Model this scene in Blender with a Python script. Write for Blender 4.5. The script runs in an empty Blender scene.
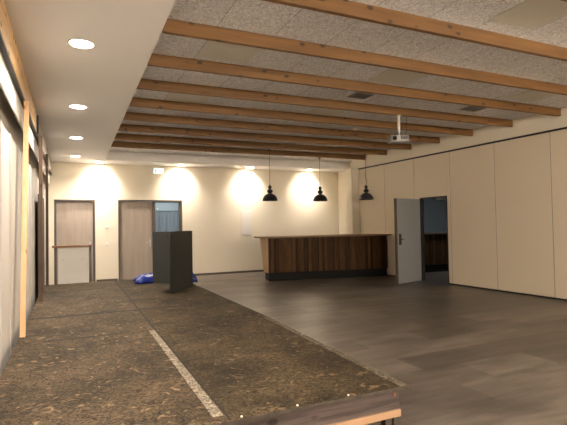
import bpy, bmesh, math, random
from mathutils import Vector, Matrix
random.seed(7)
C = bpy.context.scene.collection
SC = bpy.context.scene
PI = math.pi

# ------------------------------------------------------------------ camera
cam_data = bpy.data.cameras.new('camera'); cam = bpy.data.objects.new('camera', cam_data); C.objects.link(cam)
cam_data.sensor_fit = 'HORIZONTAL'; cam_data.sensor_width = 36.0
cam_data.lens = 462.52 / 567 * 36.0
cam_data.clip_start = 0.05; cam_data.clip_end = 100
yaw, pitch, roll = .43081, .02703, -.017905
f = Vector((math.sin(yaw)*math.cos(pitch), math.cos(yaw)*math.cos(pitch), math.sin(pitch)))
rt = Vector((math.cos(yaw), -math.sin(yaw), 0)); up = rt.cross(f)
r2 = math.cos(roll)*rt + math.sin(roll)*up
u2 = -math.sin(roll)*rt + math.cos(roll)*up
M3 = Matrix((r2, u2, -f)).transposed()
cam.matrix_world = Matrix.Translation((0, 0, 1.45)) @ M3.to_4x4()
SC.camera = cam

# ------------------------------------------------------------------ world, exposure
w = bpy.data.worlds.new('world'); SC.world = w; w.use_nodes = True
w.node_tree.nodes['Background'].inputs[0].default_value = (.5, .6, .8, 1)
w.node_tree.nodes['Background'].inputs[1].default_value = 0.03
SC.view_settings.view_transform = 'Standard'; SC.view_settings.look = 'None'
SC.view_settings.gamma = 1; SC.view_settings.use_curve_mapping = False
SC.view_settings.exposure = 2.15
WARM = (1.0, .895, .79)
ROW_W = 75; WASH_W = 75; FILL_GLOBE_L = 58          # downlight watts: row over the stage, row washing the back wall; added globe glow
SPOT_ROW = math.radians(150); SPOT_WASH = math.radians(112)

# ------------------------------------------------------------------ materials
def newmat(name):
    m = bpy.data.materials.new(name); m.use_nodes = True
    nt = m.node_tree; b = nt.nodes['Principled BSDF']
    return m, nt, b
def N(nt, t, **k):
    n = nt.nodes.new(t)
    for a, v in k.items(): setattr(n, a, v)
    return n
def plain(name, col, rough=.6, metal=0, bump=0, bscale=80, var=0.0, vscale=3):
    m, nt, b = newmat(name)
    b.inputs['Base Color'].default_value = (*col, 1); b.inputs['Roughness'].default_value = rough
    b.inputs['Metallic'].default_value = metal
    tc = N(nt, 'ShaderNodeTexCoord')
    if var:
        n = N(nt, 'ShaderNodeTexNoise'); n.inputs['Scale'].default_value = vscale; n.inputs['Detail'].default_value = 4
        nt.links.new(tc.outputs['Object'], n.inputs['Vector'])
        r = N(nt, 'ShaderNodeValToRGB')
        r.color_ramp.elements[0].position = .3; r.color_ramp.elements[1].position = .7
        r.color_ramp.elements[0].color = (*[c*(1-var) for c in col], 1)
        r.color_ramp.elements[1].color = (*[min(1, c*(1+var)) for c in col], 1)
        nt.links.new(n.outputs['Fac'], r.inputs['Fac']); nt.links.new(r.outputs['Color'], b.inputs['Base Color'])
    if bump:
        n = N(nt, 'ShaderNodeTexNoise'); n.inputs['Scale'].default_value = bscale
        nt.links.new(tc.outputs['Object'], n.inputs['Vector'])
        bp = N(nt, 'ShaderNodeBump'); bp.inputs['Strength'].default_value = bump; bp.inputs['Distance'].default_value = .002
        nt.links.new(n.outputs['Fac'], bp.inputs['Height']); nt.links.new(bp.outputs['Normal'], b.inputs['Normal'])
    return m
def emit(name, col, s):
    m, nt, b = newmat(name)
    b.inputs['Base Color'].default_value = (*col, 1)
    b.inputs['Emission Color'].default_value = (*col, 1); b.inputs['Emission Strength'].default_value = s
    return m
def wood(name, c0, c1, axis=0, gscale=1.0, knots=True, rough=.6, knotcol=(.030, .012, .005)):
    """grain runs along `axis` of world/object space"""
    m, nt, b = newmat(name); b.inputs['Roughness'].default_value = rough
    tc = N(nt, 'ShaderNodeTexCoord'); mp = N(nt, 'ShaderNodeMapping')
    sc = [14*gscale]*3; sc[axis] = .9*gscale; mp.inputs['Scale'].default_value = sc
    geo = N(nt, 'ShaderNodeNewGeometry')
    oi = N(nt, 'ShaderNodeObjectInfo')
    ad = N(nt, 'ShaderNodeVectorMath', operation='ADD'); ml = N(nt, 'ShaderNodeMath', operation='MULTIPLY'); ml.inputs[1].default_value = 40
    nt.links.new(oi.outputs['Random'], ml.inputs[0])
    nt.links.new(geo.outputs['Position'], ad.inputs[0]); nt.links.new(ml.outputs[0], ad.inputs[1])
    nt.links.new(ad.outputs[0], mp.inputs['Vector'])
    n = N(nt, 'ShaderNodeTexNoise'); n.inputs['Scale'].default_value = 1; n.inputs['Detail'].default_value = 8; n.inputs['Roughness'].default_value = .65
    nt.links.new(mp.outputs[0], n.inputs['Vector'])
    r = N(nt, 'ShaderNodeValToRGB'); r.color_ramp.elements[0].position = .32; r.color_ramp.elements[1].position = .68
    r.color_ramp.elements[0].color = (*c0, 1); r.color_ramp.elements[1].color = (*c1, 1)
    nt.links.new(n.outputs['Fac'], r.inputs['Fac'])
    out = r.outputs['Color']
    if knots:
        mp2 = N(nt, 'ShaderNodeMapping'); s2 = [7.5]*3; s2[axis] = 4.2; mp2.inputs['Scale'].default_value = s2
        nt.links.new(ad.outputs[0], mp2.inputs['Vector'])
        v = N(nt, 'ShaderNodeTexVoronoi'); v.inputs['Scale'].default_value = 1
        nt.links.new(mp2.outputs[0], v.inputs['Vector'])
        kr = N(nt, 'ShaderNodeValToRGB'); kr.color_ramp.elements[0].position = .10; kr.color_ramp.elements[1].position = .19
        kr.color_ramp.elements[0].color = (1, 1, 1, 1); kr.color_ramp.elements[1].color = (0, 0, 0, 1)
        nt.links.new(v.outputs['Distance'], kr.inputs['Fac'])
        mx = N(nt, 'ShaderNodeMix', data_type='RGBA'); nt.links.new(kr.outputs['Color'], mx.inputs['Factor'])
        nt.links.new(out, mx.inputs['A']); mx.inputs['B'].default_value = (*knotcol, 1); out = mx.outputs['Result']
    nt.links.new(out, b.inputs['Base Color'])
    return m
def stage_mat(name, c0, c1, c2, rough=.75):
    """worn chipboard: blotches, fine grain, lighter elongated chips"""
    m, nt, b = newmat(name); b.inputs['Roughness'].default_value = rough; b.inputs['Specular IOR Level'].default_value = .15
    geo = N(nt, 'ShaderNodeNewGeometry')
    L = nt.links.new
    n1 = N(nt, 'ShaderNodeTexNoise'); n1.inputs['Scale'].default_value = 1.7; n1.inputs['Detail'].default_value = 6; n1.inputs['Roughness'].default_value = .7
    n2 = N(nt, 'ShaderNodeTexNoise'); n2.inputs['Scale'].default_value = 19; n2.inputs['Detail'].default_value = 6; n2.inputs['Roughness'].default_value = .8; n2.inputs['Distortion'].default_value = 2.6
    for n in (n1, n2): L(geo.outputs['Position'], n.inputs['Vector'])
    r1 = N(nt, 'ShaderNodeValToRGB'); r1.color_ramp.elements[0].position = .35; r1.color_ramp.elements[1].position = .68
    r1.color_ramp.elements[0].color = (*c0, 1); r1.color_ramp.elements[1].color = (*c1, 1); L(n1.outputs['Fac'], r1.inputs['Fac'])
    r2_ = N(nt, 'ShaderNodeValToRGB'); r2_.color_ramp.elements[0].position = .41; r2_.color_ramp.elements[1].position = .61
    r2_.color_ramp.elements[0].color = (.22, .20, .18, 1); r2_.color_ramp.elements[1].color = (1.9, 1.8, 1.6, 1); L(n2.outputs['Fac'], r2_.inputs['Fac'])
    mu = N(nt, 'ShaderNodeMix', data_type='RGBA', blend_type='MULTIPLY'); mu.inputs['Factor'].default_value = 1
    L(r1.outputs['Color'], mu.inputs['A']); L(r2_.outputs['Color'], mu.inputs['B'])
    # chips
    nw = N(nt, 'ShaderNodeTexNoise'); nw.inputs['Scale'].default_value = 5; L(geo.outputs['Position'], nw.inputs['Vector'])
    mxv = N(nt, 'ShaderNodeVectorMath', operation='MULTIPLY_ADD'); mxv.inputs[1].default_value = (.6, .6, .6)
    L(nw.outputs['Color'], mxv.inputs[0]); L(geo.outputs['Position'], mxv.inputs[2])
    mp = N(nt, 'ShaderNodeMapping'); mp.inputs['Rotation'].default_value = (0, 0, .9); mp.inputs['Scale'].default_value = (10, 26, 10)
    L(mxv.outputs[0], mp.inputs['Vector'])
    v = N(nt, 'ShaderNodeTexVoronoi'); v.inputs['Scale'].default_value = 1; L(mp.outputs[0], v.inputs['Vector'])
    lt = N(nt, 'ShaderNodeMath', operation='GREATER_THAN'); lt.inputs[1].default_value = .80
    sep = N(nt, 'ShaderNodeSeparateColor'); L(v.outputs['Color'], sep.inputs[0]); L(sep.outputs[0], lt.inputs[0])
    dd = N(nt, 'ShaderNodeMapRange'); dd.inputs['From Min'].default_value = .15; dd.inputs['From Max'].default_value = .5; dd.inputs['To Min'].default_value = .55; dd.inputs['To Max'].default_value = 0
    L(v.outputs['Distance'], dd.inputs['Value'])
    mm = N(nt, 'ShaderNodeMath', operation='MULTIPLY'); L(lt.outputs[0], mm.inputs[0]); L(dd.outputs[0], mm.inputs[1])
    mx = N(nt, 'ShaderNodeMix', data_type='RGBA'); L(mm.outputs[0], mx.inputs['Factor']); L(mu.outputs['Result'], mx.inputs['A'])
    mx.inputs['B'].default_value = (*c2, 1); L(mx.outputs['Result'], b.inputs['Base Color'])
    bp = N(nt, 'ShaderNodeBump'); bp.inputs['Strength'].default_value = .5; bp.inputs['Distance'].default_value = .004
    L(n2.outputs['Fac'], bp.inputs['Height']); L(bp.outputs['Normal'], b.inputs['Normal'])
    return m
def floor_mat():
    m, nt, b = newmat('floor_tiles'); L = nt.links.new
    geo = N(nt, 'ShaderNodeNewGeometry')
    br = N(nt, 'ShaderNodeTexBrick'); br.inputs['Scale'].default_value = 1
    br.inputs['Brick Width'].default_value = .9; br.inputs['Row Height'].default_value = .45
    br.inputs['Mortar Size'].default_value = .004; br.inputs['Mortar Smooth'].default_value = .3; br.offset = .5
    br.inputs['Color1'].default_value = (.056, .047, .039, 1); br.inputs['Color2'].default_value = (.122, .104, .088, 1)
    br.inputs['Mortar'].default_value = (.070, .058, .048, 1); br.inputs['Bias'].default_value = 0
    L(geo.outputs['Position'], br.inputs['Vector'])
    mp = N(nt, 'ShaderNodeMapping'); mp.inputs['Scale'].default_value = (1.1, 5.5, 1); L(geo.outputs['Position'], mp.inputs['Vector'])
    n = N(nt, 'ShaderNodeTexNoise'); n.inputs['Scale'].default_value = 1; n.inputs['Detail'].default_value = 7; n.inputs['Roughness'].default_value = .65; n.inputs['Distortion'].default_value = .4
    L(mp.outputs[0], n.inputs['Vector'])
    r = N(nt, 'ShaderNodeValToRGB'); r.color_ramp.elements[0].position = .3; r.color_ramp.elements[1].position = .72
    r.color_ramp.elements[0].color = (.50, .48, .46, 1); r.color_ramp.elements[1].color = (2.1, 2.05, 1.95, 1)
    L(n.outputs['Fac'], r.inputs['Fac'])
    mu = N(nt, 'ShaderNodeMix', data_type='RGBA', blend_type='MULTIPLY'); mu.inputs['Factor'].default_value = 1
    L(br.outputs['Color'], mu.inputs['A']); L(r.outputs['Color'], mu.inputs['B']); L(mu.outputs['Result'], b.inputs['Base Color'])
    rr = N(nt, 'ShaderNodeMapRange'); rr.inputs['To Min'].default_value = .30; rr.inputs['To Max'].default_value = .48
    L(n.outputs['Fac'], rr.inputs['Value']); L(rr.outputs[0], b.inputs['Roughness'])
    bp = N(nt, 'ShaderNodeBump'); bp.inputs['Strength'].default_value = .25; bp.inputs['Distance'].default_value = .002; bp.invert = True
    L(br.outputs['Fac'], bp.inputs['Height']); L(bp.outputs['Normal'], b.inputs['Normal'])
    return m
def ceiling_mat():
    m, nt, b = newmat('wood_wool_boards'); L = nt.links.new; b.inputs['Roughness'].default_value = .95
    geo = N(nt, 'ShaderNodeNewGeometry')
    mp = N(nt, 'ShaderNodeMapping'); mp.inputs['Location'].default_value = (-1.35 + .62*3, -1.65, 0); L(geo.outputs['Position'], mp.inputs['Vector'])
    br = N(nt, 'ShaderNodeTexBrick'); br.inputs['Scale'].default_value = 1; br.offset = 0
    br.inputs['Brick Width'].default_value = .62; br.inputs['Row Height'].default_value = 1.96
    br.inputs['Mortar Size'].default_value = .005; br.inputs['Mortar Smooth'].default_value = .2
    br.inputs['Color1'].default_value = (.74, .73, .735, 1); br.inputs['Color2'].default_value = (.82, .81, .815, 1); br.inputs['Mortar'].default_value = (.40, .38, .36, 1)
    L(mp.outputs[0], br.inputs['Vector'])
    n = N(nt, 'ShaderNodeTexNoise'); n.inputs['Scale'].default_value = 26; n.inputs['Detail'].default_value = 5; n.inputs['Roughness'].default_value = .75; n.inputs['Distortion'].default_value = 2
    L(geo.outputs['Position'], n.inputs['Vector'])
    r = N(nt, 'ShaderNodeValToRGB'); r.color_ramp.elements[0].position = .36; r.color_ramp.elements[1].position = .62
    r.color_ramp.elements[0].color = (.45, .45, .45, 1); r.color_ramp.elements[1].color = (1.2, 1.2, 1.2, 1); L(n.outputs['Fac'], r.inputs['Fac'])
    mu = N(nt, 'ShaderNodeMix', data_type='RGBA', blend_type='MULTIPLY'); mu.inputs['Factor'].default_value = 1
    L(br.outputs['Color'], mu.inputs['A']); L(r.outputs['Color'], mu.inputs['B']); L(mu.outputs['Result'], b.inputs['Base Color'])
    return m
def slat_mat():
    m, nt, b = newmat('bar_slat_wood'); L = nt.links.new; b.inputs['Roughness'].default_value = .6; b.inputs['Specular IOR Level'].default_value = .15
    tc = N(nt, 'ShaderNodeTexCoord'); sp = N(nt, 'ShaderNodeSeparateXYZ'); L(tc.outputs['UV'], sp.inputs[0])
    wn = N(nt, 'ShaderNodeTexWhiteNoise', noise_dimensions='1D'); L(sp.outputs[0], wn.inputs['W'])
    r = N(nt, 'ShaderNodeValToRGB'); e = r.color_ramp.elements
    e[0].position = 0; e[0].color = (.022, .010, .004, 1); e[1].position = 1; e[1].color = (.110, .056, .020, 1)
    L(wn.outputs['Value'], r.inputs['Fac'])
    geo = N(nt, 'ShaderNodeNewGeometry'); mp = N(nt, 'ShaderNodeMapping'); mp.inputs['Scale'].default_value = (25, 25, 2); L(geo.outputs['Position'], mp.inputs['Vector'])
    n = N(nt, 'ShaderNodeTexNoise'); n.inputs['Scale'].default_value = 1; n.inputs['Detail'].default_value = 5; L(mp.outputs[0], n.inputs['Vector'])
    r3 = N(nt, 'ShaderNodeValToRGB'); r3.color_ramp.elements[0].position = .3; r3.color_ramp.elements[1].position = .7
    r3.color_ramp.elements[0].color = (.6, .6, .6, 1); r3.color_ramp.elements[1].color = (1.3, 1.3, 1.3, 1); L(n.outputs['Fac'], r3.inputs['Fac'])
    mu = N(nt, 'ShaderNodeMix', data_type='RGBA', blend_type='MULTIPLY'); mu.inputs['Factor'].default_value = 1
    L(r.outputs['Color'], mu.inputs['A']); L(r3.outputs['Color'], mu.inputs['B']); L(mu.outputs['Result'], b.inputs['Base Color'])
    return m
M = dict(
    wall=plain('cream_plaster', (.76, .69, .56), .85, bump=.15, bscale=120),
    soffit=plain('soffit_plaster', (.78, .755, .73), .9, bump=.1, bscale=100),
    partition=plain('cream_laminate', (.72, .62, .48), .55),
    seam=plain('dark_seam', (.10, .075, .05), .7),
    black=plain('black_lacquer', (.012, .012, .013), .35),
    plinth=plain('plinth_black', (.008, .007, .006), .9),
    hatch=plain('hatch_paint', (.74, .71, .66), .7),
    rail=plain('black_rail', (.02, .018, .016), .6),
    floor=floor_mat(), ceiling=ceiling_mat(), slat=slat_mat(),
    beam=wood('beam_spruce', (.125, .056, .014), (.225, .110, .030), 0),
    header=wood('header_spruce', (.42, .25, .10), (.62, .41, .20), 1),
    header_grey=plain('header_grey', (.33, .29, .25), .8, var=.12),
    post=wood('post_pine', (.56, .34, .17), (.70, .46, .26), 2, 1, True, .6, (.30, .13, .05)),
    post_dark=wood('post_brown', (.045, .022, .010), (.10, .050, .022), 2),
    stage=stage_mat('worn_chipboard', (.034, .027, .018), (.098, .072, .046), (.38, .25, .14)),
    stage2=stage_mat('worn_chipboard_dark', (.024, .019, .012), (.078, .058, .035), (.26, .18, .10)),
    strip=stage_mat('worn_pale_strip', (.15, .13, .105), (.30, .265, .22), (.45, .40, .33)),
    edge=stage_mat('weathered_edge', (.060, .050, .038), (.17, .145, .112), (.42, .37, .30)),
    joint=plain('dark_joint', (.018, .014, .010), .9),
    rim=plain('deck_rim', (.055, .042, .03), .8, var=.3, vscale=15),
    fascia=wood('old_grey_plank', (.030, .020, .017), (.12, .088, .076), 0, 1.6, True, .8, (.012, .006, .004)),
    batten=wood('fresh_batten', (.33, .19, .105), (.43, .265, .155), 0, 1, False),
    underframe=plain('stage_underframe', (.06, .045, .035), .8, var=.2),
    knot=plain('orange_knot', (.30, .07, .02), .6),
    white=plain('white_plastic', (.75, .72, .66), .4),
    board=plain('white_board', (.78, .75, .69), .6),
    alu=plain('aluminium', (.42, .41, .40), .4, .8),
    leaf=wood('grey_oak_veneer', (.29, .235, .19), (.37, .305, .25), 2, .8, False, .55),
    frame=plain('door_frame_brown', (.10, .078, .06), .6),
    rail_wood=wood('handrail_wood', (.16, .06, .025), (.27, .12, .05), 0, 1, False, .4),
    podium=plain('dark_green_grey_paint', (.026, .028, .024), .55, var=.05),
    podium_edge=plain('podium_edge', (.02, .022, .018), .6),
    tarp=plain('blue_tarp', (.012, .035, .26), .4, bump=.3, bscale=20),
    tarp_white=plain('white_sheet', (.55, .55, .62), .5),
    doorleaf=plain('grey_door_laminate', (.27, .27, .27), .5),
    worktop=wood('worktop_wood', (.20, .11, .045), (.30, .17, .075), 0, 1, False, .65),
    bar_end=wood('bar_end_wood', (.30, .165, .075), (.42, .25, .12), 2, 1, False, .5),
    lampin=plain('shade_inside', (.7, .68, .62), .5),
    panel_grey=plain('smooth_ceiling_panel', (.60, .57, .50), .7),
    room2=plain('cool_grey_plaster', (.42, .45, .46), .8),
    blue=plain('blue_grey_blinds', (.26, .30, .32), .7),
    bluewhite=plain('pale_blue_band', (.42, .48, .50), .6),
    darkpanel=plain('dark_grey_panel', (.060, .055, .050), .7),
    proj=plain('projector_grey', (.36, .35, .34), .4),
    lens=plain('lens_black', (.01, .01, .012), .15),
    disc=emit('downlight_glow', (1, .88, .70), 14),
    exit=emit('exit_sign_glow', (.50, 1.0, .80), .75),
    exit_green=emit('exit_sign_green', (.05, .55, .30), .5),
    globe=emit('fill_globe_glow', WARM, FILL_GLOBE_L),
    room2lamp=emit('cool_fill_glow', (.72, .85, 1), 1.2),
    stagepanel=plain('stage_panel_grey', (.60, .56, .50), .7),
    stagepanel2=plain('stage_panel_strip', (.52, .48, .43), .6),
    valance=plain('white_valance', (.72, .69, .63), .8),
)
gm, gnt, gb = newmat('glass'); gb.inputs['Transmission Weight'].default_value = 1; gb.inputs['Roughness'].default_value = .02
gb.inputs['Base Color'].default_value = (.93, .96, .97, 1); gb.inputs['IOR'].default_value = 1.1; M['glass'] = gm

# ------------------------------------------------------------------ mesh helpers (all in world coordinates)
class MB:
    def __init__(s): s.bm = bmesh.new()
    def box(s, x0, x1, y0, y1, z0, z1): return s.prism([(x0, y0), (x1, y0), (x1, y1), (x0, y1)], z0, z1)
    def prism(s, poly, z0, z1, top=None):
        top = top or poly; n = len(poly)
        a = [s.bm.verts.new((p[0], p[1], z0)) for p in poly]; b = [s.bm.verts.new((p[0], p[1], z1)) for p in top]
        s.bm.faces.new(a[::-1]); s.bm.faces.new(b)
        for i in range(n): s.bm.faces.new((a[i], a[(i+1) % n], b[(i+1) % n], b[i]))
        return s
    def tube(s, pts, r, n=10):
        rings = []
        pts = [Vector(p) for p in pts]
        for i, p in enumerate(pts):
            d = (pts[min(i+1, len(pts)-1)] - pts[max(i-1, 0)]).normalized()
            a = d.cross(Vector((0, 0, 1)) if abs(d.z) < .9 else Vector((1, 0, 0))).normalized(); b = d.cross(a)
            rings.append([s.bm.verts.new(p + r*(math.cos(2*PI*k/n)*a + math.sin(2*PI*k/n)*b)) for k in range(n)])
        for i in range(len(rings)-1):
            for k in range(n): s.bm.faces.new((rings[i][k], rings[i][(k+1) % n], rings[i+1][(k+1) % n], rings[i+1][k]))
        s.bm.faces.new(rings[0][::-1]); s.bm.faces.new(rings[-1]); return s
    def lathe(s, cx, cy, prof, n=28, cap=True):
        rings = [[s.bm.verts.new((cx + r*math.cos(2*PI*k/n), cy + r*math.sin(2*PI*k/n), z)) for k in range(n)] for r, z in prof]
        for i in range(len(rings)-1):
            for k in range(n): s.bm.faces.new((rings[i][k], rings[i][(k+1) % n], rings[i+1][(k+1) % n], rings[i+1][k]))
        if cap: s.bm.faces.new(rings[0][::-1]); s.bm.faces.new(rings[-1])
        return s
    def build(s, name, mat, parent=None, bevel=0, smooth=False, top=False):
        bm = s.bm; bmesh.ops.recalc_face_normals(bm, faces=bm.faces)
        if parent is not None: off = parent['_loc'] if '_loc' in parent else parent.location
        else:
            xs = [v.co.x for v in bm.verts]; ys = [v.co.y for v in bm.verts]; zs = [v.co.z for v in bm.verts]
            off = ((min(xs)+max(xs))/2, (min(ys)+max(ys))/2, max(zs) if top else min(zs))
        off = Vector(off)
        bmesh.ops.translate(bm, verts=bm.verts, vec=-off)
        if smooth:
            for fc in bm.faces: fc.smooth = True
        me = bpy.data.meshes.new(name); bm.to_mesh(me); bm.free(); me.materials.append(mat)
        o = bpy.data.objects.new(name, me); C.objects.link(o)
        if parent is not None: o.parent = parent; o.location = (0, 0, 0); WORLD[o.name] = off
        else: o.location = off; WORLD[o.name] = off
        if bevel:
            b = o.modifiers.new('bevel', 'BEVEL'); b.width = bevel; b.segments = 2; b.limit_method = 'ANGLE'
        return o
WORLD = {}
class P:  # parent proxy with the world offset of a mesh parent
    pass
def part(mb, name, mat, parent, **k):
    """child of an Empty (offset = its location) or of a part (same world offset)"""
    off = WORLD[parent.name]
    bm = mb.bm; bmesh.ops.recalc_face_normals(bm, faces=bm.faces); bmesh.ops.translate(bm, verts=bm.verts, vec=-Vector(off))
    if k.get('smooth'):
        for fc in bm.faces: fc.smooth = True
    me = bpy.data.meshes.new(name); bm.to_mesh(me); bm.free(); me.materials.append(mat)
    o = bpy.data.objects.new(name, me); C.objects.link(o); o.parent = parent; WORLD[o.name] = Vector(off)
    if k.get('bevel'):
        b = o.modifiers.new('bevel', 'BEVEL'); b.width = k['bevel']; b.segments = 2; b.limit_method = 'ANGLE'
    if k.get('label'): o['label'] = k['label']
    return o
def tag(o, label, cat, group=None, kind=None):
    o['label'] = label; o['category'] = cat
    if group: o['group'] = group
    if kind: o['kind'] = kind
    return o
def thing(name, loc, label, cat, group=None):
    o = bpy.data.objects.new(name, None); C.objects.link(o); o.location = loc; o.empty_display_size = .1
    WORLD[o.name] = Vector(loc); return tag(o, label, cat, group)
def struct(mb, name, mat, **k):
    o = mb.build(name, mat, **k); o['kind'] = 'structure'; return o
def dup(root, loc, label=None, name=None):
    r = root.copy(); C.objects.link(r); r.location = loc
    if label: r['label'] = label
    for ch in list(root.children):
        c = ch.copy(); C.objects.link(c); c.parent = r
        for g in list(ch.children):
            d = g.copy(); C.objects.link(d); d.parent = c
    return r

# ------------------------------------------------------------------ dimensions
XL, YB, YR = -.46, 13.55, -3.5         # left side, back wall, rear wall (behind the camera)
ZC, ZS, ZB = 3.4645, 3.22, 3.327      # boarded ceiling, soffit, beam underside
XE0, XE1 = .735, .809                  # soffit edge, near and far
YE = 12.79                             # back soffit edge
def XP(y): return 7.93 - .0248*(y-10)  # face of the folding partition
ZT = 3.075                             # underside of partition track

# ------------------------------------------------------------------ structure
struct(MB().box(-1.4, 14.2, YR-.2, 16.6, -.1, 0), 'floor', M['floor'])
struct(MB().box(-1.4, 8.6, YR-.2, YB+.2, ZC, ZC+.1), 'ceiling', M['ceiling'])
# back wall with two door openings
D1, D2, DZ = (-.405, .594), (1.185, 2.96), 2.229
wb = MB()
y0, y1 = YB, YB+.2
wb.box(-1.4, D1[0], y0, y1, 0, ZC); wb.box(D1[1], D2[0], y0, y1, 0, ZC); wb.box(D2[1], 8.4, y0, y1, 0, ZC)
wb.box(D1[0], D1[1], y0, y1, DZ, ZC); wb.box(D2[0], D2[1], y0, y1, DZ, ZC)
struct(wb, 'wall_back', M['wall'])
struct(MB().box(-1.4, 8.6, YR-.2, YR, 0, ZC), 'wall_rear', M['wall'])
struct(MB().box(-1.4, -1.2, YR, YB, 0, ZC), 'wall_left', M['wall'])
# right wall: band above the partition, recess near the back
wr = MB()
wr.prism([(XP(YR), YR), (XP(YR)+.25, YR), (XP(12)+.25, 12), (XP(12), 12)], 3.115, ZC)
wr.prism([(XP(YR), YR), (XP(YR)+.25, YR), (XP(3.2)+.25, 3.2), (XP(3.2), 3.2)], 0, 3.115)
struct(wr, 'wall_right', M['wall'])
struct(MB().box(8.3, 8.42, 12.0, YB, 0, ZC), 'wall_recess', M['wall'])
struct(MB().box(7.64, 8.3, 11.70, 12.0, 0, 3.115), 'wall_pillar', M['wall'])
# soffits
struct(MB().prism([(XL-.06, YR), (XE0-.03, YR), (XE1, YE), (XE1, YB), (XL-.06, YB)], ZS, ZC-.001), 'trim_1', M['soffit'])
struct(MB().box(XE1, 8.3, YE, YB, ZS, ZC-.001), 'trim_2', M['soffit'])
struct(MB().box(XE1, 7.9, YR, YR+.9, ZS, ZC-.001), 'trim_3', M['soffit'])
# baseboards
bb = MB(); bb.box(D2[1]+.02, 8.3, YB-.012, YB, 0, .06); struct(bb, 'baseboard_back', M['frame'])
bb = MB(); bb.box(D1[1]+.02, D2[0]-.02, YB-.012, YB, 0, .06); struct(bb, 'baseboard_center', M['frame'])

# ------------------------------------------------------------------ doors in the back wall
def frame(x0, x1, name):
    t = .035; m = MB()
    m.box(x0, x0+t, YB-.01, YB+.14, 0, DZ); m.box(x1-t, x1, YB-.01, YB+.14, 0, DZ); m.box(x0, x1, YB-.01, YB+.14, DZ-t, DZ)
    return struct(m, name, M['frame'])
def lever(parent, x, z, y, s=1):
    m = MB(); m.box(x-.02, x+.02, y-.012, y, z-.10, z+.08)
    pl = part(m, 'handle_plate', M['alu'], parent, bevel=.003)
    m = MB(); m.tube([(x, y-.01, z), (x, y-.06, z), (x-.02*s, y-.065, z), (x-.13*s, y-.065, z)], .011); part(m, 'handle', M['alu'], parent, smooth=True)
d1 = frame(*D1, 'door_1')
lf = part(MB().box(D1[0]+.048, D1[1]-.048, YB+.07, YB+.12, .005, DZ-.048), 'door_leaf', M['leaf'], d1, bevel=.003)
lever(lf, D1[1]-.13, 1.02, YB+.07)
d2 = frame(*D2, 'door_2')
lf = part(MB().box(D2[0]+.048, 2.12, YB+.06, YB+.11, .005, DZ-.048), 'door_leaf', M['leaf'], d2, bevel=.003)
lever(lf, 2.05, 1.02, YB+.06)
g = MB()
g.box(2.125, 2.20, YB+.03, YB+.10, .005, DZ-.046); g.box(2.88, 2.922, YB+.03, YB+.10, .005, DZ-.046)
g.box(2.20, 2.88, YB+.03, YB+.10, 2.165, DZ-.046); g.box(2.20, 2.86, YB+.03, YB+.10, .005, .12)
gl = part(g, 'glazed_leaf', M['frame'], d2, bevel=.003, label='glazed right leaf with dark frame')
part(MB().box(2.20, 2.88, YB+.06, YB+.066, .12, 2.165), 'glass_pane', M['glass'], gl)
# corridor behind the double door
cr = MB()
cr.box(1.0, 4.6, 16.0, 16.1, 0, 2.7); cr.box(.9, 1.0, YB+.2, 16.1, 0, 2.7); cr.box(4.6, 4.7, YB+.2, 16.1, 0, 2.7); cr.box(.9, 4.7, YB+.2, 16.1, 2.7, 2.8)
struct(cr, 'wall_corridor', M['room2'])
bl = MB()
for i in range(18):
    x = 1.95+i*.125; bl.prism([(x, 15.9), (x+.10, 15.86), (x+.105, 15.865), (x+.005, 15.905)], .1, 2.02)
vb = thing('vertical_blind', (3.0, 15.9, 0), 'blue grey vertical blind seen through the glazed leaf of the double door', 'blind')
part(bl, 'slats', M['blue'], vb)
part(MB().box(1.9, 4.2, 15.84, 15.93, 2.0, 2.45), 'pelmet', M['bluewhite'], vb, label='pale blue pelmet')
def cool_light(x, y, z, e, label):  # unseen fixture, added to light the spaces behind the door and partition
    t = thing('fill_ceiling_light', (x, y, z), label, 'lamp')
    part(MB().box(x-.3, x+.3, y-.3, y+.3, z-.03, z), 'housing', M['white'], t)
    part(MB().box(x-.27, x+.27, y-.27, y+.27, z-.036, z-.031), 'diffuser', M['room2lamp'], t)
    ld = bpy.data.lights.new('cool_light', 'AREA'); ld.energy = e; ld.size = .5; ld.color = (.90, .95, 1)
    lo = bpy.data.objects.new('cool_light', ld); C.objects.link(lo); lo.parent = t; lo.location = (0, 0, -.045)
cool_light(2.8, 14.7, 2.7, 6, 'unseen flat cool white ceiling light added to light the corridor behind the glazed door')

# ------------------------------------------------------------------ second room behind the partition
r2m = MB()
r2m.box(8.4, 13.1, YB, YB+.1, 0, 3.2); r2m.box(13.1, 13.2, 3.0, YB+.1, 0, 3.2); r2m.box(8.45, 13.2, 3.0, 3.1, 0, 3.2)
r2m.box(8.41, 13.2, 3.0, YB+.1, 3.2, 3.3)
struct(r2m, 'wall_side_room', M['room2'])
cool_light(10.8, 9.4, 3.2, 7, 'unseen flat cool white ceiling light added to light the dark room behind the partition')

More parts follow.
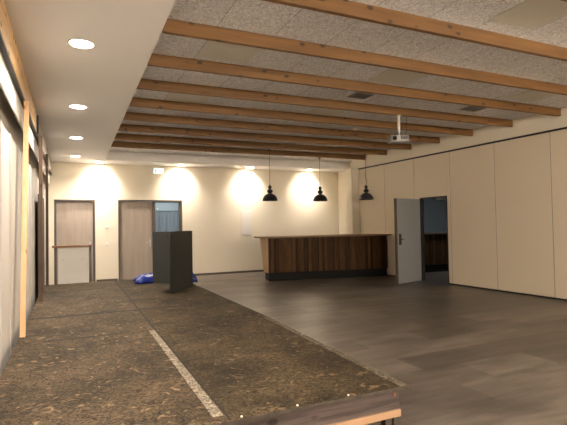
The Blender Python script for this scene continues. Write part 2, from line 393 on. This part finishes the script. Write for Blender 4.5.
# ------------------------------------------------------------------ folding partition
TK = .09
def ppoly(ya, yb, off=0, th=TK): return [(XP(ya)+off, ya), (XP(ya)+off+th, ya), (XP(yb)+off+th, yb), (XP(yb)+off, yb)]
tr = MB().prism(ppoly(3.2, 11.69, -.012, .11), ZT, 3.112)
struct(tr, 'trim_4', M['rail'])
seams = [3.22, 4.44, 5.66, 6.88, 8.10, 9.31, 10.48, 11.68]
plabels = ['cream partition panel at the right edge of the view, mostly out of frame',
 'wide cream partition panel at far right reaching the right edge of the picture',
 'cream partition panel second to the right of the open door',
 'cream partition panel directly right of the open grey door',
 'cream partition panel with the open doorway cut into it',
 'cream partition panel directly left of the doorway, behind the open door leaf',
 'cream partition panel at the far end above the right end of the bar']
OY0, OY1, OZ = 8.20, 9.10, 2.065
for i in range(7):
    a, b = seams[i]+.004, seams[i+1]-.004
    t = thing('partition_panel', (XP((a+b)/2)+.045, (a+b)/2, 0), plabels[i], 'partition panel', 'cream panels of the folding partition')
    if i < 6: part(MB().prism(ppoly(b+.0005, b+.0075, .002, .05), .035, ZT-.002), 'rubber_joint', M['seam'], t)
    if i != 4:
        part(MB().prism(ppoly(a, b), .035, ZT), 'panel_board', M['partition'], t, bevel=.003)
        part(MB().prism(ppoly(a+.01, b-.01, .012, TK-.024), 0, .034), 'floor_seal', M['rail'], t)
    else:
        m = MB(); m.prism(ppoly(a, OY0), .035, ZT); m.prism(ppoly(OY1, b), .035, ZT); m.prism(ppoly(OY0, OY1), OZ, ZT)
        part(m, 'panel_board', M['partition'], t)
        m = MB(); m.prism(ppoly(a+.01, OY0, .012, TK-.024), 0, .034); m.prism(ppoly(OY1, b-.01, .012, TK-.024), 0, .034); part(m, 'floor_seal', M['rail'], t)
        m = MB(); e = .022
        m.prism(ppoly(OY0, OY0+e, -.006, TK+.012), 0, OZ); m.prism(ppoly(OY1-e, OY1, -.006, TK+.012), 0, OZ); m.prism(ppoly(OY0, OY1, -.006, TK+.012), OZ-e, OZ+.003)
        part(m, 'door_frame', M['rail'], t)
        part(MB().prism(ppoly(OY0+.03, OY0+.42, .05, .07), OZ-.095, OZ-e), 'door_closer', M['black'], t, bevel=.004)
        # open leaf
        H0 = Vector((XP(OY1)-.02, OY1-.02)); F0 = Vector((6.985, 8.80)); d = (F0-H0).normalized(); n = Vector((-d.y, d.x))
        if n.y > 0: n = -n
        th = .07
        A, B = H0, H0 + d*.98
        poly = [A, B, B-n*th, A-n*th]
        lf = part(MB().prism([tuple(q) for q in poly], .012, 2.035), 'door_leaf', M['doorleaf'], t, bevel=.003, label='open light grey door leaf')
        B2 = B + d*.006; A2 = B - d*.025
        part(MB().prism([tuple(B+d*.012), tuple(B-d*.0005), tuple(B-n*th-d*.0005), tuple(B-n*th+d*.012)], .012, 2.035), 'edge_profile', M['seam'], lf)
        c = B - d*.10
        q = [c+d*.045+n*.001, c-d*.045+n*.001, c-d*.045+n*.014, c+d*.045+n*.014]
        part(MB().prism([tuple(k) for k in q], .93, 1.19), 'handle_plate', M['black'], lf, bevel=.003)
        part(MB().tube([(c.x+n.x*.01, c.y+n.y*.01, 1.06), (c.x+n.x*.05, c.y+n.y*.05, 1.06), (c.x+n.x*.05-d.x*.12, c.y+n.y*.05-d.y*.12, 1.06)], .01), 'handle', M['black'], lf, smooth=True)

# ------------------------------------------------------------------ ceiling beams
nb = 0
ordn = ['first', 'second', 'third', 'fourth', 'fifth', 'sixth', 'seventh', 'eighth', 'ninth', 'tenth', 'eleventh', 'twelfth', 'thirteenth', 'fourteenth']
for i in range(14):
    y = 11.311 - .9797*i
    if y < YR+1: break
    x0 = .80
    o = MB().box(XE1+.002, XP(y)-.002, y, y+.055, ZB, ZC-.002).build('ceiling_beam', M['beam'], bevel=.004)
    lab = 'knotty brown timber ceiling beam, ' + (ordn[i] + ' counting from the bar and back wall' if i else 'nearest of all to the bar and back wall')
    tag(o, lab, 'beam', 'exposed timber beams across the ceiling')

# ceiling inserts
def insert(x, y, label):
    t = thing('ceiling_panel', (x, y, ZC), label, 'ceiling panel', 'smooth panels set in the ceiling')
    part(MB().box(x-.30, x+.30, y-.30, y+.30, ZC-.010, ZC-.001), 'panel_board', M['panel_grey'], t)
    m = MB(); w_ = .31
    for a in ((x-w_, x-.301, y-w_, y+w_), (x+.301, x+w_, y-w_, y+w_), (x-.301, x+.301, y-w_, y-.301), (x-.301, x+.301, y+.301, y+w_)): m.box(*a, ZC-.007, ZC-.001)
    part(m, 'panel_frame', M['panel_grey'], t)
for x, y, l in [(4.10, 2.96, 'large smooth beige ceiling panel at top right, nearest the viewer'),
                (1.67, 5.03, 'smooth beige ceiling panel between two beams at upper left, near the soffit'),
                (4.10, 5.03, 'smooth grey brown ceiling panel in the middle, between the upper beams'),
                (6.78, 4.98+.0, 'smooth pale ceiling panel at right, near the partition'),
                (1.67, 7.05, 'narrow looking pale ceiling panel at left, deeper among the beams'),
                (4.10, 7.05, 'narrow looking ceiling panel in the middle, deeper than the dark vent')]:
    insert(x, y, l)
def vent(x0, x1, y0, y1, label):
    t = thing('ceiling_vent', ((x0+x1)/2, (y0+y1)/2, ZC), label, 'vent', 'dark grilles in the ceiling')
    m = MB(); e = .015
    m.box(x0, x0+e, y0, y1, ZC-.015, ZC-.002); m.box(x1-e, x1, y0, y1, ZC-.015, ZC-.002); m.box(x0, x1, y0, y0+e, ZC-.015, ZC-.002); m.box(x0, x1, y1-e, y1, ZC-.015, ZC-.002)
    part(m, 'vent_frame', M['alu'], t)
    part(MB().box(x0+e, x1-e, y0+e, y1-e, ZC-.004, ZC-.002), 'backing', M['black'], t)
    m = MB(); k = 7
    for i in range(1, k):
        x = x0+(x1-x0)*i/k; m.box(x-.004, x+.004, y0+e, y1-e, ZC-.012, ZC-.005)
    part(m, 'grille_bars', M['alu'], t)
vent(3.98, 4.30, 5.91, 6.17, 'dark square ceiling vent near the middle, left of the projector')
vent(6.33, 6.69, 5.87, 6.15, 'dark ceiling vent at the right, close to the partition wall')
sd = thing('smoke_detector', (5.47, 8.2, ZC), 'small round white smoke detector between beams left of the projector', 'smoke detector')
part(MB().lathe(5.47, 8.2, [(.045, ZC-.035), (.055, ZC-.02), (.055, ZC-.001)]), 'body', M['white'], sd, smooth=True)

# ------------------------------------------------------------------ downlights
def downlight(x, y, watts, size, label, grp, tilt=0):
    t = thing('recessed_downlight', (x, y, ZS), label, 'downlight', grp)
    m = MB(); n = 32
    m.lathe(x, y, [(.104, ZS-.001), (.108, ZS-.006), (.118, ZS-.006), (.122, ZS-.001), (.104, ZS-.001)], n, cap=False)
    part(m, 'trim_ring', M['white'], t, smooth=True)
    part(MB().lathe(x, y, [(.103, ZS-.004), (.103, ZS-.001)], n), 'lens', M['disc'], t)
    ld = bpy.data.lights.new('downlight_lamp', 'SPOT'); ld.energy = watts; ld.spot_size = size; ld.spot_blend = 1.0
    ld.shadow_soft_size = .07; ld.color = WARM
    lo = bpy.data.objects.new('downlight_lamp', ld); C.objects.link(lo); lo.parent = t; lo.location = (0, 0, -.02); lo.rotation_euler = (tilt, 0, 0)
    return t
g1 = 'downlights in a row over the stage'; g2 = 'downlights washing the back wall'
row = ['largest round downlight in the soffit above the stage, nearest the viewer', 'second nearest round downlight in the row above the stage',
       'third round downlight in the row above the stage', 'farthest small round downlight of the row above the stage, near the back wall']
for i, l in enumerate(row): downlight(.10, 4.78+2.515*i, ROW_W, SPOT_ROW, l, g1)
for i, y in enumerate((2.26, -.25, -2.6)): downlight(.10, y, ROW_W, SPOT_ROW, ['round downlight over the front of the stage, above the top of the view', 'round downlight above the viewer', 'round downlight behind the viewer'][i], g1)
bk = ['downlight above the wall between the two back doors, leftmost of its row', 'downlight above the right side of the double door', 'downlight above the white hatch on the back wall', 'downlight above the middle of the bar, rightmost of its row']
for i, x in enumerate((.70, 2.87, 4.98, 7.05)): downlight(x, 13.24, WASH_W, SPOT_WASH, bk[i], g2, math.radians(32))
for i, x in enumerate((2.87, 4.98, 7.05)): downlight(x, YR+.32, WASH_W, math.radians(150), ['downlight at the rear wall behind the viewer, left', 'downlight at the rear wall behind the viewer, middle', 'downlight at the rear wall behind the viewer, right'][i], 'downlights at the rear wall')

# globe pendants added as fill, a guessed source behind the viewer
for i, (gx, gy) in enumerate(((2.6, -1.6), (4.6, -1.6), (6.6, -1.6))):
    t = thing('fill_globe', (gx, gy, 2.55), 'opal globe pendant added for fill light behind the viewer, ' + ('left', 'middle', 'right')[i] + ' of three', 'pendant lamp', 'opal globe pendants added for fill light in the rear of the hall')
    part(MB().lathe(gx, gy, [(.02, 2.38)] + [(.17*math.sin(a*PI/12), 2.55-.17*math.cos(a*PI/12)) for a in range(1, 12)] + [(.02, 2.72)], 24), 'globe', M['globe'], t, smooth=True)
    part(MB().tube([(gx, gy, 2.72), (gx, gy, ZC-.001)], .006, 8), 'cord', M['rail'], t)

# ------------------------------------------------------------------ exit sign
ex = thing('exit_sign', (2.16, 13.2, ZS), 'small glowing green and white emergency exit sign above the double door', 'exit sign')
zt = 3.11
part(MB().box(2.01, 2.39, 13.30, 13.34, 2.965, zt), 'housing', M['white'], ex, bevel=.004)
part(MB().tube([(2.1, 13.32, zt), (2.1, 13.32, ZS)], .006), 'hanger', M['white'], ex)
part(MB().tube([(2.3, 13.32, zt), (2.3, 13.32, ZS)], .006), 'hanger', M['white'], ex)
fc = part(MB().box(2.13, 2.385, 13.293, 13.299, 2.972, zt-.007), 'lit_face', M['exit'], ex)
m = MB()
m.box(2.145, 2.195, 13.289, 13.292, 2.985, zt-.02); part(m, 'pictogram_door', M['exit_green'], fc); m = MB()
a = 2.31
m.box(2.25, 2.33, 13.289, 13.292, 3.03, 3.046); m.prism([(a, 13.289), (a+.04, 13.289), (a+.04, 13.292), (a, 13.292)], 3.022, 3.054)
part(m, 'pictogram_arrow', M['exit_green'], fc)

# ------------------------------------------------------------------ small fittings on the back wall
hp = thing('wall_hatch', (4.96, YB, 1.155), 'white rectangular access hatch on the back wall left of the bar', 'hatch')
part(MB().box(4.775, 5.14, YB-.007, YB-.001, 1.155, 1.94), 'hatch_frame', M['hatch'], hp, bevel=.003)
part(MB().box(4.80, 5.115, YB-.010, YB-.0075, 1.18, 1.915), 'hatch_door', M['hatch'], hp, bevel=.003)
def switch(x, z, y, label, grp=None):
    t = thing('light_switch', (x, y, z), label, 'switch', grp)
    part(MB().box(x-.04, x+.04, y-.012, y-.001, z-.04, z+.04), 'plate', M['white'], t, bevel=.003)
    part(MB().box(x-.026, x+.026, y-.018, y-.0125, z-.026, z+.026), 'rocker', M['board'], t, bevel=.002)
switch(.893, 1.482, YB, 'white light switch, upper of the two between the back doors', 'switches between the doors')
switch(.893, 1.017, YB, 'white light switch, lower of the two between the back doors', 'switches between the doors')
sw = thing('light_switch', (8.3, 12.85, 1.40), 'small white light switch on the wall beside the pillar, above the bar', 'switch')
part(MB().box(8.287, 8.299, 12.80, 12.88, 1.36, 1.44), 'plate', M['white'], sw, bevel=.003)
part(MB().box(8.281, 8.2865, 12.815, 12.865, 1.375, 1.425), 'rocker', M['board'], sw, bevel=.002)

# ------------------------------------------------------------------ left side of the stage
def left_header(y0, y1, mat, label):
    t = thing('header_beam', (XL-.02, (y0+y1)/2, 2.89), label, 'header beam', 'header boards along the stage opening')
    part(MB().box(XL-.04, XL, y0, y1, 2.89, ZS-.001), 'board', mat, t, bevel=.003)
    part(MB().box(XL-.039, XL+.004, y0, y1, 2.862, 2.889), 'rail', M['rail'], t, label='black rail under the board')
left_header(YR+.01, 7.66, M['header'], 'light wood header board running along the left under the soffit')
left_header(7.70, YB-.01, M['header_grey'], 'grey header board at the far end of the stage opening')
tag(MB().box(XL+.005, XL+.03, 7.70, 7.74, 2.87, 3.14).build('black_bracket', M['rail'], bevel=.003), 'short upright black bracket where the two header boards meet', 'bracket')
v = MB().box(XL-.058, XL-.042, YR+.01, YB-.01, 2.62, ZS-.002)
tag(v.build('valance', M['valance']), 'long white valance board below the black rail at left', 'valance')
pn = 0
ys = [-3.4, -2.2, -1.0, .2, 1.4, 2.6, 3.55, 4.5, 5.15, 6.35, 7.5]
labs = ['plain pale grey stage side panel behind the viewer'] * 5 + ['pale grey side panel of the stage, beside the viewer, out of view at left',
  'pale grey side panel of the stage at the left picture edge', 'pale grey side panel just in front of the light wooden post',
  'pale grey side panel just behind the light wooden post', 'pale grey side panel in front of the dark brown post']
for i in range(10):
    a, b = ys[i]+.006, ys[i+1]-.006
    t = thing('side_panel', (-.55, (a+b)/2, .0), labs[i] if i > 4 else labs[i] + ', ' + ordn[i] + ' from the rear wall', 'panel', 'grey side panels along the stage')
    part(MB().box(-.565, -.53, a, b, .0, 2.36), 'board', M['stagepanel'], t, bevel=.004)
    part(MB().box(-.529, -.520, b-.10, b-.02, .0, 2.36), 'cover_strip', M['stagepanel2'], t)
t = thing('side_panel', (-.55, 11.6, 0), 'pale side panel of the far end between brown post and back wall', 'panel', 'grey side panels along the stage')
part(MB().box(-.565, -.53, 9.95, YB-.01, 0, 2.36), 'board', M['stagepanel'], t)
t = thing('side_panel', (-.55, 8.6, 0), 'pale side panel above and behind the dark door between the brown posts', 'panel', 'grey side panels along the stage')
part(MB().box(-.565, -.53, 7.506, 9.94, 0, 2.36), 'board', M['stagepanel'], t)
tag(MB().box(-.66, -.62, YR+.01, YB-.01, 2.2, ZS-.01).build('shade_recess_board', M['stagepanel']), 'recessed grey board shaped to hold the shade band between valance and side panels at left', 'board')  # recess shaped to keep a band of shade below the valance
dk = thing('folded_door', (-.46, 9.0, .4), 'narrow dark grey upright panel between the two brown posts', 'door panel')
part(MB().box(-.485, -.45, 8.35, 9.66, .402, 2.02), 'board', M['darkpanel'], dk, bevel=.01)
part(MB().box(-.449, -.435, 8.42, 8.45, 1.3, 1.45), 'handle', M['alu'], dk)
def post(x0, x1, y0, y1, dy, mat, label):
    q = [(x0, y0), (x1, y0), (x1, y1), (x0, y1)]; q2 = [(x, y+dy) for x, y in q]
    tag(MB().prism(q, .401, 2.859, q2).build('wooden_post', mat, bevel=.003), label, 'post', 'posts along the stage opening')
post(-.462, -.412, 5.19, 5.24, .55, M['post'], 'light pine post standing on the stage at left')
post(-.435, -.385, 7.65, 7.71, .15, M['post_dark'], 'dark brown post, nearer of the two, on the stage left side')
post(-.43, -.385, 9.68, 9.74, 0, M['post_dark'], 'thin dark brown post at the far left corner of the stage')

# ------------------------------------------------------------------ stage
ST = .40
SX0, SXM, SX1, SY0, SY1 = -.47, .782, 1.97, 2.425, 9.83
def sxr(y): return 1.978 + (min(y, 5)-2.425)*.029 - max(0, y-5)*.004       # right edge, a touch out of square
stage = thing('stage', (.75, 6.1, 0), 'low stage of worn brown chipboard panels on a timber frame along the left', 'stage')
yc = [SY0, 4.90, 6.19, 8.70, SY1]
gap = .004
for i in range(4):
    a, b = yc[i], yc[i+1]-(.018 if i == 1 else .007)
    part(MB().prism([(SX0, a), (SXM-gap, a), (SXM-gap, b), (SX0, b)], ST-.022, ST), 'deck_panel', M['stage'], stage, bevel=.002)
yc2 = [SY0, 6.21, 8.9, SY1]
for i in range(3):
    a, b = yc2[i], yc2[i+1]-(.012 if i == 0 else .005)
    if i == 0: q = [(SXM, a), (sxr(a)-.066, a), (sxr(5)-.062, 5), (sxr(5), 5.004), (sxr(b), b), (SXM, b)]
    else: q = [(SXM, a), (sxr(a), a), (sxr(b), b), (SXM, b)]
    part(MB().prism(q, ST-.022, ST), 'deck_panel', M['stage2'], stage, bevel=.002)
part(MB().prism([(sxr(SY0)-.060, SY0), (sxr(SY0), SY0), (sxr(5), 5), (sxr(5)-.056, 5)], ST-.024, ST+.001), 'edge_board', M['edge'], stage, bevel=.002, label='pale chipped edge board')
part(MB().prism([(sxr(SY0)-.066, SY0), (sxr(SY0)-.060, SY0), (sxr(5)-.056, 5), (sxr(5)-.063, 5)], ST-.01, ST+.0005), 'joint', M['joint'], stage, label='dark lengthwise strip for the shade in the joint')
part(MB().prism([(.700, 2.50), (.762, 2.50), (.767, 4.86), (.712, 4.86)], ST+.0005, ST+.004), 'joint_strip', M['strip'], stage, label='pale worn strip along the panel joint')
part(MB().box(SX0+.04, SXM-.01, 6.15, 6.225, ST+.0004, ST+.002), 'joint', M['joint'], stage, label='dark strip for the shade in the joint across the deck')  # dark strips laid on the deck, standing for shade in the narrow gaps
part(MB().box(SXM+.002, 1.86, 6.17, 6.23, ST+.0004, ST+.002), 'joint', M['joint'], stage, label='dark strip for the shade in the joint across the deck')
part(MB().box(-.25, .42, 4.875, 4.91, ST+.0004, ST+.0015), 'joint', M['joint'], stage, label='dark strip for the shade in the joint across the deck')
part(MB().prism([(SXM-.012, 4.87), (SXM+.006, 4.87), (SXM+.014, SY1), (SXM-.016, SY1)], ST+.0005, ST+.0025), 'joint', M['joint'], stage, label='dark lengthwise strip for the shade in the joint')
part(MB().box(SXM-.008, SXM+.002, SY0+.01, 4.869, ST+.0005, ST+.0025), 'joint', M['joint'], stage, label='dark lengthwise strip for the shade in the joint')
part(MB().box(SX0, sxr(SY0), SY0-.005, SY0-.0005, ST-.026, ST-.003), 'deck_rim', M['rim'], stage)
part(MB().box(SX0+.02, 1.945, SY0+.045, SY0+.075, .236, ST-.034), 'fascia_plank', M['fascia'], stage, bevel=.003, label='old grey brown plank with knots')
part(MB().box(1.25, 1.944, SY0+.030, SY0+.0445, .194, .240), 'batten', M['batten'], stage, bevel=.002, label='fresh light wood batten')
part(MB().tube([(1.905, SY0+.046, .335), (1.905, SY0+.042, .335)], .010, 8), 'knot', M['knot'], stage)
for x in (.845, 1.187, 1.534):
    part(MB().lathe(x, SY0+.012, [(.006, ST+.001), (.007, ST+.005), (.004, ST+.009)], 10), 'screw_head', M['white'], stage)
part(MB().prism([(1.925, SY0+.08), (1.945, SY0+.08), (sxr(SY1)-.03, SY1-.03), (sxr(SY1)-.05, SY1-.03)], .10, ST-.025), 'side_board', M['underframe'], stage)
part(MB().box(SX0+.03, sxr(SY1)-.06, SY1-.05, SY1-.03, .02, ST-.025), 'back_board', M['board'], stage)
for y in (2.52, 4.9, 7.3, 9.7):
    for x in (-.42, .74, 1.868): part(MB().box(x, x+.055, y, y+.05, 0, ST-.025), 'leg', M['underframe'], stage)
    if y > 3: part(MB().box(-.36, 1.85, y+.06, y+.10, .26, ST-.025), 'joist', M['underframe'], stage)

# ------------------------------------------------------------------ guard at the back edge of the stage
gd = thing('stage_guard', (.05, 9.95, 0), 'white panel guard with dark wooden handrail in front of the left back door', 'guard rail')
part(MB().box(-.232, .315, 9.93, 9.945, .05, 1.075), 'panel', M['board'], gd, bevel=.003)
m = MB(); m.box(-.335, .375, 9.89, 9.97, 1.090, 1.132)
part(m, 'handrail', M['rail_wood'], gd, bevel=.008)
for x in (-.29, -.262, .335, .355): part(MB().tube([(x, 9.945, 0), (x, 9.945, 1.089)], .009), 'upright', M['frame'], gd, smooth=True)
for x in (-.14, .20):
    part(MB().tube([(x, 9.931, .85), (x, 9.925, .85)], .010, 8), 'bolt', M['alu'], gd)

# ------------------------------------------------------------------ podium on the stage
A = Vector((1.405, 7.33)); B = Vector((1.185, 7.63)); Cc = Vector((1.955, 8.15)); Dd = B + (Cc-A)*.98
u = (Cc-A).normalized(); v_ = (B-A).normalized()
pod = thing('podium', ((A.x+Dd.x)/2, (A.y+Dd.y)/2, ST), 'dark green grey angular podium standing on the stage before the double door', 'podium')
ZP = 1.378
def pan(a, b, inn, th, z0, z1, name, mat, parent=pod, **k):
    q = [a, b, b+inn*th, a+inn*th]; return part(MB().prism([tuple(p) for p in q], z0, z1), name, mat, parent, **k)
pan(A, Cc, v_, .022, ST+.004, ZP, 'side_panel', M['podium'], bevel=.003)
pan(A+v_*.0225, B, u, .022, .565, ZP, 'front_panel', M['podium'], bevel=.003)
pan(Cc+v_*.0225-u*.022, Dd-u*.022, u, .022, ST+.004, ZP, 'rear_panel', M['podium'])
pan(A+v_*.0225+u*.0225, B+u*.0225, u, (Cc-A).length-.05, .60, .622, 'shelf', M['podium_edge'])
pan(A+v_*.0225+u*.0225, B+u*.0225, u, (Cc-A).length-.05, ZP-.03, ZP-.008, 'top_panel', M['podium_edge'])
pan(B-v_*.022+u*.0225, B-v_*.022+u*.85, v_, .02, .565, ZP-.031, 'inner_panel', M['podium'])
for c, nn in ((A+v_*.045, -u), (B-v_*.02, -u), (Cc-u*.03, -v_), (A+u*.04, -v_)):
    part(MB().tube([(c.x+nn.x*.0005, c.y+nn.y*.0005, ZP-.07), (c.x+nn.x*.008, c.y+nn.y*.008, ZP-.07)], .014, 10), 'bolt', M['black'], pod)

# ------------------------------------------------------------------ blue tarpaulin
def crumple(x0, x1, y0, y1, z0, hgt, seed, name, mat, parent, n=22):
    rnd = random.Random(seed); bm = bmesh.new(); vs = {}
    ph = [(rnd.uniform(4, 11), rnd.uniform(4, 11), rnd.uniform(0, 6)) for _ in range(5)]
    for i in range(n+1):
        for j in range(n+1):
            uu, vv = i/n, j/n
            x, y = x0+(x1-x0)*uu, y0+(y1-y0)*vv
            e = min(1, min(uu, 1-uu, vv, 1-vv)*6)
            h = sum(abs(math.sin(a*uu*1.6+b*vv*1.2+c)) for a, b, c in ph)/5
            z = z0 + (hgt*(.45+.55*h))*(e**.5)
            wob = .03*math.sin(9*uu+7*vv+seed)
            vs[i, j] = bm.verts.new((x+wob, y+.03*math.sin(11*uu+seed), z))
    for i in range(n):
        for j in range(n): bm.faces.new((vs[i, j], vs[i+1, j], vs[i+1, j+1], vs[i, j+1]))
    bnd = [vs[i, 0] for i in range(n+1)] + [vs[n, j] for j in range(1, n+1)] + [vs[i, n] for i in range(n-1, -1, -1)] + [vs[0, j] for j in range(n-1, 0, -1)]
    bm.faces.new(bnd[::-1])
    mb = MB(); mb.bm.free(); mb.bm = bm
    return part(mb, name, mat, parent, smooth=True)
tp = thing('tarpaulin', (1.5, 9.2, ST), 'crumpled bright blue tarpaulin with a white sheet lying behind the podium', 'tarpaulin')
crumple(1.10, 1.90, 8.95, 9.55, ST+.004, .15, 3, 'blue_sheet', M['tarp'], tp)
crumple(1.75, 2.14, 8.62, 9.05, ST+.004, .21, 5, 'blue_fold', M['tarp'], tp)
crumple(1.20, 1.60, 9.02, 9.40, ST+.075, .075, 9, 'white_sheet', M['tarp_white'], tp)

# ------------------------------------------------------------------ bar
BA = Vector((4.60, 11.07)); BD = Vector((7.905-4.60, 10.38-11.07)).normalized(); BN = Vector((-BD.y, BD.x))   # BN points away from the viewer
def bpt(s, t): return BA + BD*s + BN*t
def bend(t):  # s where the line at depth t meets the partition
    lo, hi = 2.5, 4.5
    for _ in range(40):
        mid = (lo+hi)/2; p = bpt(mid, t)
        if p.x < XP(p.y)-.012: lo = mid
        else: hi = mid
    return lo
def bquad(s0, t0, t1, s1=None, dl0=0): # quad from left s0 to the partition (or s1)
    return [tuple(bpt(s0, t0)), tuple(bpt(s1 if s1 else bend(t0), t0)), tuple(bpt(s1 if s1 else bend(t1), t1)), tuple(bpt(s0+dl0, t1))]
bar = thing('bar_counter', (6.3, 11.1, 0), 'long wooden bar counter clad in vertical brown slats on a black plinth', 'bar')
part(MB().prism(bquad(.05, .06, .56), 0, .215), 'plinth', M['plinth'], bar)
part(MB().prism(bquad(.035, .035, .54), .216, 1.09), 'body', M['seam'], bar)
# slats (one mesh, per-slat shade through UV)
def slats(s0, s1, t, z0, z1, name, parent, ptf, wdt=.072):
    bm = bmesh.new(); uvl = bm.loops.layers.uv.new('uv'); k = int((s1-s0)/wdt); st = (s1-s0)/k
    for i in range(k):
        a, b = s0+i*st+.004, s0+(i+1)*st-.004; dpt = random.choice((0, .004, .008))
        q = [ptf(a, t+dpt), ptf(b, t+dpt), ptf(b, t+.03), ptf(a, t+.03)]
        va = [bm.verts.new((p[0], p[1], z0)) for p in q]; vb2 = [bm.verts.new((p[0], p[1], z1)) for p in q]
        fs = [bm.faces.new(va[::-1]), bm.faces.new(vb2)] + [bm.faces.new((va[j], va[(j+1) % 4], vb2[(j+1) % 4], vb2[j])) for j in range(4)]
        r = random.random()
        for fc_ in fs:
            for lp in fc_.loops: lp[uvl].uv = (r, 0)
    mb = MB(); mb.bm.free(); mb.bm = bm
    return part(mb, name, M['slat'], parent)
slats(.035, bend(0)-.005, 0, .216, 1.095, 'slat_cladding', bar, bpt)
# flared left end
m = MB()
q0 = [bpt(.0, .0), bpt(.034, .0), bpt(.034, .56), bpt(.0, .56)]
q1 = [bpt(-.03, .0), bpt(.034, .0), bpt(.034, .88), bpt(-.03, .88)]
m.prism([tuple(p) for p in q0], .216, 1.116, [tuple(p) for p in q1]); part(m, 'end_panel', M['bar_end'], bar, label='lighter wood end panel')
part(MB().prism([tuple(bpt(.036, .02)), tuple(bpt(bend(.02), .02)), tuple(bpt(bend(.5), .5)), tuple(bpt(.036, .5))], 1.096, 1.117), 'shade_strip', M['black'], bar)  # black strip put in for the shade line under the worktop
part(MB().prism(bquad(-.20, -.17, .85), 1.118, 1.152), 'worktop', M['worktop'], bar, bevel=.006)
# small pale plate at the right end of the bar
pe = bpt(bend(-.02)-.035, -.005)
tag(MB().box(pe.x-.012, pe.x+.012, pe.y-.022, pe.y-.008, .98, 1.10).build('pale_plate', M['alu'], bevel=.003), 'small pale plate on the bar front at its right end', 'fitting')

# counter in the room behind
CA = Vector((8.12, 10.66)); CD = Vector((.568, -.083)).normalized(); CN = Vector((-CD.y, CD.x))
def cpt(s, t): return CA + CD*s + CN*t
b2 = thing('bar_counter', (9.9, 10.7, 0), 'dark slatted counter in the unlit room seen through the open doorway', 'bar')
def cq(s0, s1, t0, t1): return [tuple(cpt(s0, t0)), tuple(cpt(s1, t0)), tuple(cpt(s1, t1)), tuple(cpt(s0, t1))]
part(MB().prism(cq(.05, 3.5, .05, .6), 0, .215), 'plinth', M['plinth'], b2)
part(MB().prism(cq(.03, 3.5, .035, .6), .216, 1.095), 'body', M['seam'], b2)
slats(.03, 3.5, 0, .216, 1.095, 'slat_cladding', b2, cpt)
part(MB().prism(cq(.0, 3.55, -.08, .8), 1.10, 1.15), 'worktop', M['seam'], b2, bevel=.006)

# ------------------------------------------------------------------ pendant lamps
def pendant(x, y, zr, ztop, label, wave):
    t = thing('pendant_lamp', (x, y, zr), label, 'pendant lamp', 'black bell pendants over the bar')
    prof = [(.205, zr), (.207, zr+.012), (.200, zr+.02), (.195, zr+.05), (.178, zr+.095), (.145, zr+.14), (.10, zr+.172), (.055, zr+.188), (.035, zr+.20)]
    inner = [(r-.006, z-.004) for r, z in prof[::-1]][1:]
    m = MB(); m.lathe(x, y, prof+inner, 32, cap=False); part(m, 'shade', M['black'], t, smooth=True)
    m = MB(); z = zr+.195
    m.lathe(x, y, [(.03, z), (.06, z+.015), (.078, z+.045), (.075, z+.075), (.05, z+.10), (.028, z+.115), (.028, z+.13), (.048, z+.145), (.052, z+.17), (.035, z+.195), (.015, z+.21), (.01, z+.235)], 20)
    part(m, 'cap', M['black'], t, smooth=True)
    m = MB(); m.lathe(x, y, [(.025, zr+.10), (.045, zr+.07), (.048, zr+.04), (.03, zr+.01), (.008, zr)], 16); part(m, 'bulb', M['white'], t, smooth=True)
    zz = z+.235; pts = []
    for i in range(17):
        k = i/16; off = wave*math.sin(k*PI*5)*math.exp(-4*k)
        pts.append((x+off, y+off*.3, zz+(ztop-zz)*k))
    part(MB().tube(pts, .0055, 6), 'cord', M['rail'], t, smooth=True)
    m = MB(); m.lathe(x, y, [(.03, ztop-.03), (.035, ztop-.005), (.035, ztop)], 14)
    part(m, 'ceiling_hook', M['rail'], t, smooth=True)
pendant(4.79, 11.26, 2.10, ZC-.003, 'black bell pendant lamp, leftmost of three, over the left end of the bar', .004)
pendant(6.355, 11.342, 2.105, ZB-.001, 'black bell pendant lamp, middle of the three over the bar', .006)
pendant(7.665, 11.0, 2.135, ZC-.003, 'black bell pendant lamp, rightmost, hanging by the pillar and partition', .05)

# ------------------------------------------------------------------ projector
px, py = 5.21, 6.45
pr = thing('projector', (px, py, ZB), 'small grey projector hanging from a beam on a white pole', 'projector')
part(MB().lathe(px, py, [(.045, ZB-.015), (.045, ZB-.001)], 20), 'mount_plate', M['white'], pr)
part(MB().tube([(px, py, ZB-.015), (px, py, 3.03)], .024, 16), 'pole', M['white'], pr, smooth=True)
part(MB().tube([(px, py, 3.03), (px, py, 2.975)], .014, 10), 'joint', M['alu'], pr)
m = MB(); rot = math.radians(-20)
def rp(a, b): return (px+a*math.cos(rot)-b*math.sin(rot), py+a*math.sin(rot)+b*math.cos(rot))
m.prism([rp(-.18, -.12), rp(.14, -.12), rp(.14, .12), rp(-.18, .12)], 2.85, 2.965)
bd = part(m, 'housing', M['proj'], pr, bevel=.015)
c0 = rp(-.12, -.12); c1 = rp(-.12, -.15)
part(MB().tube([(*c0, 2.905), (*c1, 2.905)], .036, 20), 'lens', M['lens'], pr, smooth=False)
m = MB()
for k in range(6):
    a = .0+k*.022; q = [rp(a, -.1215), rp(a+.01, -.1215), rp(a+.01, -.1235), rp(a, -.1235)]; m.prism(q, 2.89, 2.95)
part(m, 'vent_slots', M['lens'], bd)
part(MB().tube([rp(.12, .05)+(2.95,), rp(.16, .06)+(3.05,), rp(.14, .03)+(3.2,), rp(.15, 0)+(ZB-.01,), rp(.22, 0)+(ZB-.01,)], .006, 8), 'cable', M['rail'], pr, smooth=True)
part(MB().box(px-.05, px+.05, py-.05, py+.05, 2.964, 2.978), 'bracket', M['alu'], pr)
